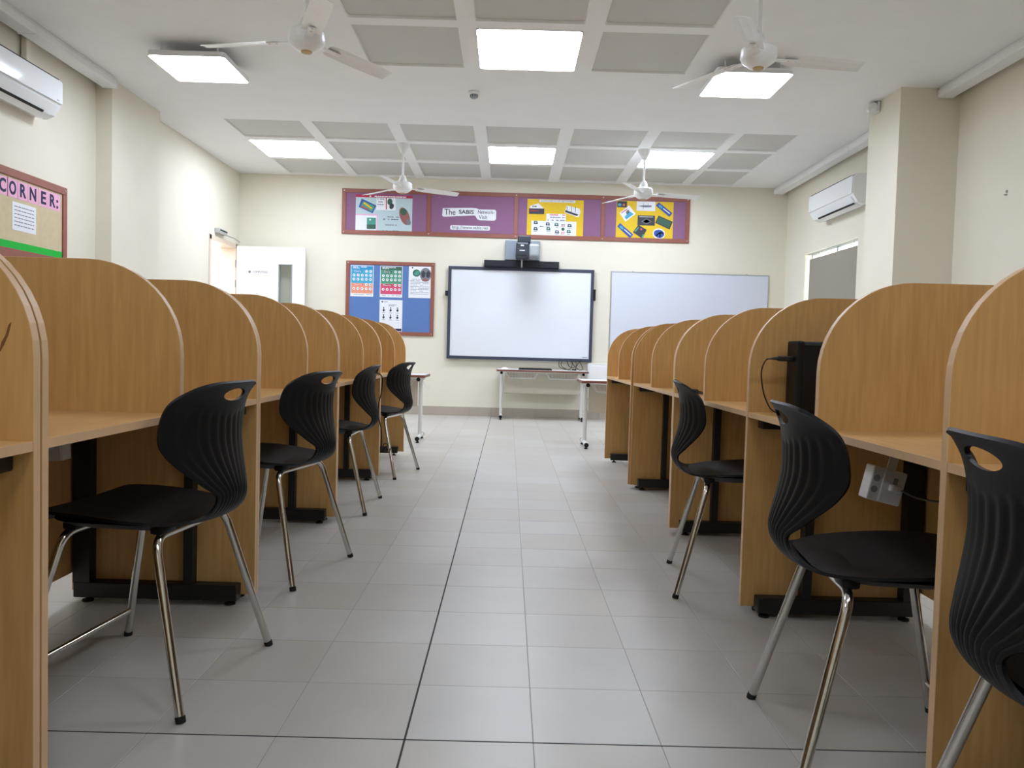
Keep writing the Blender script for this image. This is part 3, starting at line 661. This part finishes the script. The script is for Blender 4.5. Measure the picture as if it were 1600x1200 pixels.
table('white legged table behind the left row of booths', -2.03, -.80, 7.52, .50, TH-.01)
t = thing('computer_mouse', 'small white mouse on the table under the screen', 'mouse', (-.045, 10.42, TH))
bm = bmesh.new(); bmesh.ops.create_uvsphere(bm, u_segments=14, v_segments=8, radius=1); bmesh.ops.scale(bm, vec=(.055, .035, .028), verts=bm.verts[:])
bmesh.ops.bisect_plane(bm, geom=bm.verts[:]+bm.edges[:]+bm.faces[:], plane_co=(0, 0, 0), plane_no=(0, 0, -1), clear_outer=True); obj('shell', bm, 'whiteplastic', t, True)
obj('wheel', ntube([(.03, -.004, .024), (.03, .004, .024)], .006, 8), 'greyplastic', t)
t = thing('keyboard', 'black keyboard lying on the table under the screen', 'keyboard', (.14, 10.36, TH))
obj('case', prism(bmesh.new(), [(0, 0), (.15, 0), (.15, .022), (0, .012)], 'x', 0, .44), 'blackplastic', t)
bm = bmesh.new()
for r in range(5):
    for k in range(15): box(bm, .012+k*.028, .036+k*.028, .012+r*.026, .034+r*.026, .012+r*.0017, .018+r*.0017)
obj('keys', bm, 'blackmetal', t)['kind'] = 'stuff'
t = thing('cable_bundle', 'tangled black cables under the right corner of the screen', 'cable', (.9, 10.78, TH))
for pts in ([(-.20, .03, .14), (-.20, -.02, .05), (-.12, -.06, .012), (-.04, -.05, .03), (-.02, .0, .14)], [(-.16, .03, .14), (-.17, .0, .06), (-.08, -.08, .006), (.02, -.06, .02), (.03, .03, .14)], [(-.10, .03, .14), (-.06, .0, .05), (.02, -.04, .05), (.06, -.02, .1), (.10, .03, .14)], [(-.05, .03, .14), (0, -.03, .07), (.07, -.08, .01), (.12, -.05, .03), (.07, .03, .14)]):
    obj('cable', ntube(smoothcurve(pts), .005, 6), 'cable', t, True)
obj('plug', nb(-.03, .03, -.10, -.06, 0, .022, bev=.004), 'cable', t)

# ------------------------------------------------------------------ study booths
ZT, ZD, DEP = 1.125, .72, .64
def booth(label, side, xf, y0, y1, mid, far=True):
    t = thing('study_booth', label, 'study booth', (xf, y0, 0), 0, 'wooden two seat study booths')
    s = side; L = y1-y0; R_ = .25; PT = .02
    def prof(zb):
        p = [(0, zb), (0, ZT-R_)]
        for i in range(1, 13):
            a = PI/2*i/12; p.append((s*(R_-R_*math.cos(a)), ZT-R_+R_*math.sin(a)))
        p += [(s*DEP, ZT), (s*DEP, zb)]; return p
    def panel(name, ya, yb, zb):
        P = prof(zb); o = obj(name, prism(bmesh.new(), P, 'y', ya, yb), 'wood', t)
        bm = bmesh.new(); E = P[:-1]
        # outward normals of the profile for a 1.2 mm edge band
        outer = []
        for i, q in enumerate(E):
            a = E[max(i-1, 0)]; b = E[min(i+1, len(E)-1)]; dx, dz = b[0]-a[0], b[1]-a[1]; l = math.hypot(dx, dz) or 1
            nx, nz = (-dz/l, dx/l) if s > 0 else (dz/l, -dx/l)
            outer.append((q[0]+nx*.0014, q[1]+nz*.0014))
        for i in range(len(E)-1):
            a, b, c, d_ = E[i], E[i+1], outer[i+1], outer[i]
            quad(bm, [(d_[0], ya, d_[1]), (c[0], ya, c[1]), (c[0], yb, c[1]), (d_[0], yb, d_[1])])
            for yy in (ya, yb): quad(bm, [(a[0], yy, a[1]), (b[0], yy, b[1]), (c[0], yy, c[1]), (d_[0], yy, d_[1])])
        bmesh.ops.remove_doubles(bm, verts=bm.verts[:], dist=1e-5); bmesh.ops.recalc_face_normals(bm, faces=bm.faces[:])
        obj('edge_band', bm, 'edge', o); return o
    panel('end_panel', 0, PT, .028)
    if far: panel('end_panel', L-PT, L, .028)
    L = L if far else L+PT     # otherwise the desktop meets the panel of the next booth
    panel('divider', mid-y0, mid-y0+PT, ZD)
    dk = obj('desktop', nb(s*.002, s*(DEP-.018), PT, L-PT, ZD-.018, ZD), 'wood2', t)
    obj('edge_band', nb(0, s*.003, PT, L-PT, ZD-.0182, ZD+.0003), 'edge', dk)
    obj('back_panel', nb(s*(DEP-.018), s*DEP, PT, L-PT, .10, ZT), 'wood', t)
    for ya, yb in ((PT+.001, PT+.05), (L-PT-.05, L-PT-.001)):
        ym = (ya+yb)/2
        fr = obj('foot_bar', nb(s*.045, s*(DEP-.03), ya, yb, .018, .072, bev=.003, seg=1), 'blackmetal', t)
        for xx in (.075, DEP-.07): obj('levelling_foot', lathe(bmesh.new(), [(.019, 0), (.019, .006), (.006, .009), (.006, .02)], 12, (s*xx, ym, 0)), 'rubber', fr)
        obj('post', nb(s*.20, s*.232, ya+.004, yb-.004, .07, ZD-.05), 'blackmetal', t)
        obj('post', nb(s*.555, s*.612, ya+.002, yb-.002, .07, ZD-.05), 'blackmetal', t)
        obj('top_rail', nb(s*.035, s*(DEP-.03), ya, yb, ZD-.055, ZD-.019, bev=.003, seg=1), 'blackmetal', t)
    return t
XFL, XFR = -.876, .85
LU = [(-.875, .15, 1.471, .81), (-.876, 1.479, 2.763, 2.103), (-.876, 2.766, 4.061, 3.418), (-.876, 4.063, 5.407, 4.727), (-.876, 5.410, 6.695, 6.035)]
LL = ['wooden study booth nearest the camera on the left, cut off by the frame edge', 'nearest full wooden study booth of the left row, with the biggest chair',
      'second full wooden study booth of the left row counted from the camera', 'third full wooden study booth of the left row counted from the camera', 'farthest wooden study booth of the left row, beside the blue notice board']
for (x, a, b, m_), lb in zip(LU, LL): booth(lb, -1, x, a, b, m_)
bm = prism(bmesh.new(), [(-.012, 0), (-.006, .012), (.002, .03), (.008, .055), (.003, .05), (-.003, .03), (-.01, .018), (-.014, .002)], 'y', -.0006, .0002)
nearL = [o for o in C.objects if o.get('label') == LL[0]][0]
kn = obj('knot_mark', bm, 'board_dark', nearL); kn.location = (-.048, 1.471-.15-.02, .885)
RU = [(.85, .26, 1.499, .88, False), (.85, 1.50, 2.756, 2.137, False), (.85, 2.757, 4.009, 3.378, True), (.85, 4.011, 5.309, 4.641, True), (.836, 5.311, 6.62, 5.925, True)]
RL_ = ['wooden study booth nearest the camera on the right, behind the cut-off chair', 'wooden study booth holding the black computer on the right row',
       'right row wooden study booth with cable bundle on its desktop', 'right row wooden study booth, second from the back wall end', 'farthest wooden study booth of the right row, beside the white legged table']
for (x, a, b, m_, fr_), lb in zip(RU, RL_): booth(lb, 1, x, a, b, m_, fr_)

# ------------------------------------------------------------------ chairs
def build_chair():
    t = thing('plastic_chair', '', 'chair', (0, 0, 0), 0, 'black plastic chairs at the booths')
    # centre profile (y forward, z), half width, edge wrap (towards the sitter / upwards)
    K = [(.235, .436, .150, .004), (.226, .457, .178, .004), (.195, .471, .198, .006), (.10, .469, .210, .008), (.0, .460, .212, .009), (-.09, .450, .196, .010), (-.16, .444, .150, .009),
         (-.207, .455, .106, .010), (-.236, .486, .086, .014), (-.246, .520, .088, .022), (-.239, .558, .126, .042), (-.227, .603, .174, .067), (-.218, .650, .204, .080), (-.217, .695, .210, .078),
         (-.220, .733, .208, .072), (-.226, .763, .200, .062), (-.235, .786, .185, .048), (-.243, .802, .163, .035), (-.249, .811, .140, .023)]
    pts = [Vector(k) for k in K] if False else K
    sub = 4; rows = []
    for i in range(len(K)-1):
        p0, p1, p2, p3 = K[max(i-1, 0)], K[i], K[i+1], K[min(i+2, len(K)-1)]
        for q in range(sub):
            u = q/sub
            rows.append(tuple(.5*((2*b)+(-a+c)*u+(2*a-5*b+4*c-d_)*u*u+(-a+3*b-3*c+d_)*u**3) for a, b, c, d_ in zip(p0, p1, p2, p3)))
    rows.append(K[-1])
    NC = 72
    split = 8*sub+2
    def sm(a, b, x):
        v = min(1, max(0, (x-a)/(b-a))); return v*v*(3-2*v)
    grid = []
    for i, (y, z, w, c) in enumerate(rows):
        a = rows[max(i-1, 0)]; b = rows[min(i+1, len(rows)-1)]
        ty, tz = b[0]-a[0], b[1]-a[1]; l = math.hypot(ty, tz); ty /= l; tz /= l
        ny, nz = tz, -ty                                   # towards the sitter on the back, upwards on the seat
        if nz < 0 and i < split: ny, nz = -ny, -nz
        kk = sm(.50, .60, z) if y < -.15 else 0
        wy, wz = ny+(1-ny)*kk, nz*(1-kk)
        row = []
        for k in range(NC+1):
            s = -1+2*k/NC
            cc = c*(abs(s)**2.2)
            rib = 0
            if z > .45 and y < -.15:
                lim = .735-.05*abs(s)**2*0+.0
                topz = .752-.028*(1-abs(s))
                rib = .0040*sm(.455, .50, z)*(1-sm(topz-.009, topz, z))*(1-sm(.82, .95, abs(s)))*(.5-.5*math.cos(2*PI*6.5*s))
            drop = .008*sm(.74, .811, z)*abs(s)**4
            row.append(Vector((w*s, y+wy*cc+ny*rib, z+wz*cc+nz*rib-drop)))
        grid.append(row)
    def shell(r0, r1):
        bm = bmesh.new(); V = [[bm.verts.new(p) for p in grid[i]] for i in range(r0, r1+1)]
        for A, B in zip(V, V[1:]):
            for k in range(NC): bm.faces.new((A[k], A[k+1], B[k+1], B[k]))
        bmesh.ops.recalc_face_normals(bm, faces=bm.faces[:]); return bm
    def solid(name, bm, cut=None):
        me = bpy.data.meshes.new(name); bm.to_mesh(me); bm.free()
        tmp = bpy.data.objects.new('tmp', me); C.objects.link(tmp)
        sd = tmp.modifiers.new('s', 'SOLIDIFY'); sd.thickness = .0075; sd.offset = 0
        if cut:
            bo = tmp.modifiers.new('b', 'BOOLEAN'); bo.operation = 'DIFFERENCE'; bo.object = cut; bo.solver = 'EXACT'
        dg = bpy.context.evaluated_depsgraph_get(); m2 = bpy.data.meshes.new_from_object(tmp.evaluated_get(dg))
        bpy.data.objects.remove(tmp, do_unlink=True)
        m2.materials.clear(); m2.materials.append(M['blackplastic'])
        for p in m2.polygons: p.use_smooth = True; p.material_index = 0
        m2.set_sharp_from_angle(angle=math.radians(50))
        return link(name, m2, t)
    seat = solid('seat', shell(0, split))
    cb = prism(bmesh.new(), ell(0, .776, .058, .0165, 0, 28), 'y', -.5, 0); cm = bpy.data.meshes.new('cut'); cb.to_mesh(cm); cb.free()
    cut = bpy.data.objects.new('cut', cm); C.objects.link(cut)
    back = solid('backrest', shell(split, len(rows)-1), cut)
    bpy.data.objects.remove(cut, do_unlink=True)
    # legs: two inverted U tubes, each half is one leg
    R = .0112
    for fy, ty, tz in ((.225, .13, .424), (-.225, -.115, .424)):
        for s in (-1, 1):
            path = rounded([(0, ty, tz), (s*.178, ty, tz), (s*.25, fy, .012)], .045, 7)
            lg = obj('leg', ntube(path, R, 12), 'chrome', t, True, 60)
            d_ = Vector((s*.25, fy, .012))-Vector((s*.178, ty, tz)); d_.normalize(); e = Vector((s*.25, fy, .012))
            obj('foot_cap', tube(bmesh.new(), [e-d_*.003, e+d_*.006, (e.x+d_.x*.010, e.y+d_.y*.010, .0005)], .0122, 12), 'rubber', lg, True, 50)
    def legpt(fy, ty, s, z):
        k = (.424-z)/(.424-.012); return Vector((s*(.178+(.25-.178)*k), ty+(fy-ty)*k, z))
    obj('stretcher', ntube([legpt(.225, .13, -1, .085), legpt(.225, .13, 1, .085)], .0085, 10), 'chrome', t, True, 60)
    # tapered underside pan with sockets for the tubes
    bm = bmesh.new(); rg = []
    for k_, z in ((1.0, .455), (.86, .440), (.66, .428), (.5, .424)):
        rg.append([bm.verts.new((x_*k_, .012+(y_-.012)*(k_*.9+.1), z)) for x_, y_ in rrect(0, .012, .196, .185, .11, 6)])
    for A, B in zip(rg, rg[1:]):
        n = len(A)
        for q in range(n): bm.faces.new((A[q], A[(q+1) % n], B[(q+1) % n], B[q]))
    bm.faces.new(rg[-1]); bm.faces.new(rg[0][::-1]); bmesh.ops.recalc_face_normals(bm, faces=bm.faces[:])
    obj('seat_underside', bm, 'blackplastic', t, True, 40)
    for s in (-1, 1):
        for yy in (.125, -.11):
            obj('leg_socket', nb(s*.10, s*.165, yy-.02, yy+.02, .426, .452, bev=.008), 'blackplastic', t, True, 40)
    return t
ch0 = build_chair()
chairs = [(-.958, 2.126, 90-6.7, 'largest black plastic chair on the left, nearest the camera'),
          (-.94, 3.18, 90-13.2, 'black plastic chair second from the camera on the left row'),
          (-.98, 4.47, 90, 'black plastic chair third from the camera on the left row'),
          (-.933, 5.69, 90-12, 'farthest black plastic chair of the left row'),
          (.915, 3.125, -90-9, 'farthest black plastic chair of the right row'),
          (.868, 1.786, -90-7.3, 'black plastic chair in front of the computer booth on the right'),
          (.915, 1.09, -90-8, 'black plastic chair cut off by the right edge of the photo')]
for i, (x, y, a, lb) in enumerate(chairs):
    c = ch0 if i == 0 else copy_tree(ch0)
    c.location = (x, y, 0); c.rotation_euler = (0, 0, math.radians(a)); c['label'] = lb

# ------------------------------------------------------------------ things in the booths
t = thing('computer_tower', 'small black upright computer on a right row desk with a plugged-in lead', 'computer', (.962, 2.61, ZD))
obj('case', nb(.012, .36, 0, .10, .012, .25, bev=.012), 'blackplastic', t)
obj('front_bezel', nb(0, .022, -.002, .102, .01, .252, bev=.006), 'blackplastic', t)
obj('side_panel', nb(.09, .35, -.003, .001, .03, .205, bev=.002, seg=1), 'blackmetal', t)
for x in (.04, .32): obj('foot', nb(x, x+.03, .01, .09, 0, .014), 'rubber', t)
t = thing('usb_lead', 'thin black lead with plug hanging from the front of the computer', 'cable', (.962, 2.655, ZD))
obj('plug', nb(-.05, .002, -.009, .009, .182, .200, bev=.004), 'cable', t); obj('strain_relief', tube(bmesh.new(), [(-.05, 0, .191), (-.075, 0, .190)], [.006, .003], 8), 'cable', t)
obj('lead', ntube(smoothcurve([(-.072, 0, .190), (-.09, 0, .185), (-.104, 0, .15), (-.10, 0, .10), (-.085, 0, .05), (-.06, -.01, .012), (0, -.03, .004), (.05, -.03, .003)]), .0025, 6), 'cable', t, True)
def power_box(label, loc, tilt, cable):
    t = thing('power_box', label, 'socket box', loc)
    t.rotation_euler = (0, tilt, 0)
    obj('box', nb(-.055, .055, -.03, .03, -.055, .055, bev=.004), 'whiteplastic', t)
    obj('face_plate', nb(-.02, .052, -.037, -.029, -.052, .052, bev=.003), 'whiteplastic', t)
    for z in (-.018, .018): obj('conduit_hole', ntube([(-.038, -.0305, z), (-.038, -.029, z)], .011, 12), 'greyplastic', t)
    obj('switch', nb(.012, .026, -.041, -.036, .012, .032, bev=.002), 'greyplastic', t)
    obj('plug', nb(.0, .036, -.06, -.036, -.012, .012, bev=.006), 'whiteplastic', t)
    obj('bracket', nb(.0, .03, .0, .004, .05, .14), 'whiteplastic', t)
    obj('cord', ntube(smoothcurve(cable), .0035, 6), 'graycable', t, True)
    t.scale = (.82, .82, .82)
    return t
power_box('tilted white socket box hanging under the right desk of the computer booth', (1.008, 2.08, .582), math.radians(13), [(.03, -.055, .0), (.08, -.06, -.01), (.16, -.02, -.01), (.24, .02, 0)])
p = power_box('white socket box under the nearest left desk', (-1.335, 2.30, .60), math.radians(-3), [(.03, -.055, .0), (.06, -.07, .03), (.07, -.03, .07), (.07, 0, .09)])
t = thing('cable_bundle', 'short black cables lying on a right row desktop', 'cable', (.895, 3.87, ZD))
for k in range(4):
    obj('cable', ntube(smoothcurve([(-.05+.01*k, -.10+.03*k, .005), (-.02, -.02+.01*k, .012+.006*k), (.03, .03, .01+.004*k), (.10, .02+.02*k, .005)]), .004, 6), 'cable', t, True)
obj('plug', nb(-.01, .045, -.02, .02, 0, .028, bev=.006), 'cable', t)
t = thing('hanging_cable', 'black cable looping down beside the farthest left chair', 'cable', (-.868, 5.36, 0))
obj('cable', ntube(smoothcurve([(-.08, 0, .722), (-.02, 0, .735), (.012, 0, .70), (.006, 0, .60), (-.01, 0, .52), (-.005, 0, .42), (.01, 0, .36), (.012, .02, .28), (.012, .03, .21)]), .004, 6), 'cable', t, True)
obj('cable', ntube(smoothcurve([(.012, .03, .21), (.03, .03, .25), (.05, .04, .24), (.03, .04, .20), (.06, .05, .19), (.07, .05, .22)]), .003, 6), 'cable', t, True)
obj('plug', nb(-.11, -.06, -.015, .015, .72, .745, bev=.005), 'cable', t)
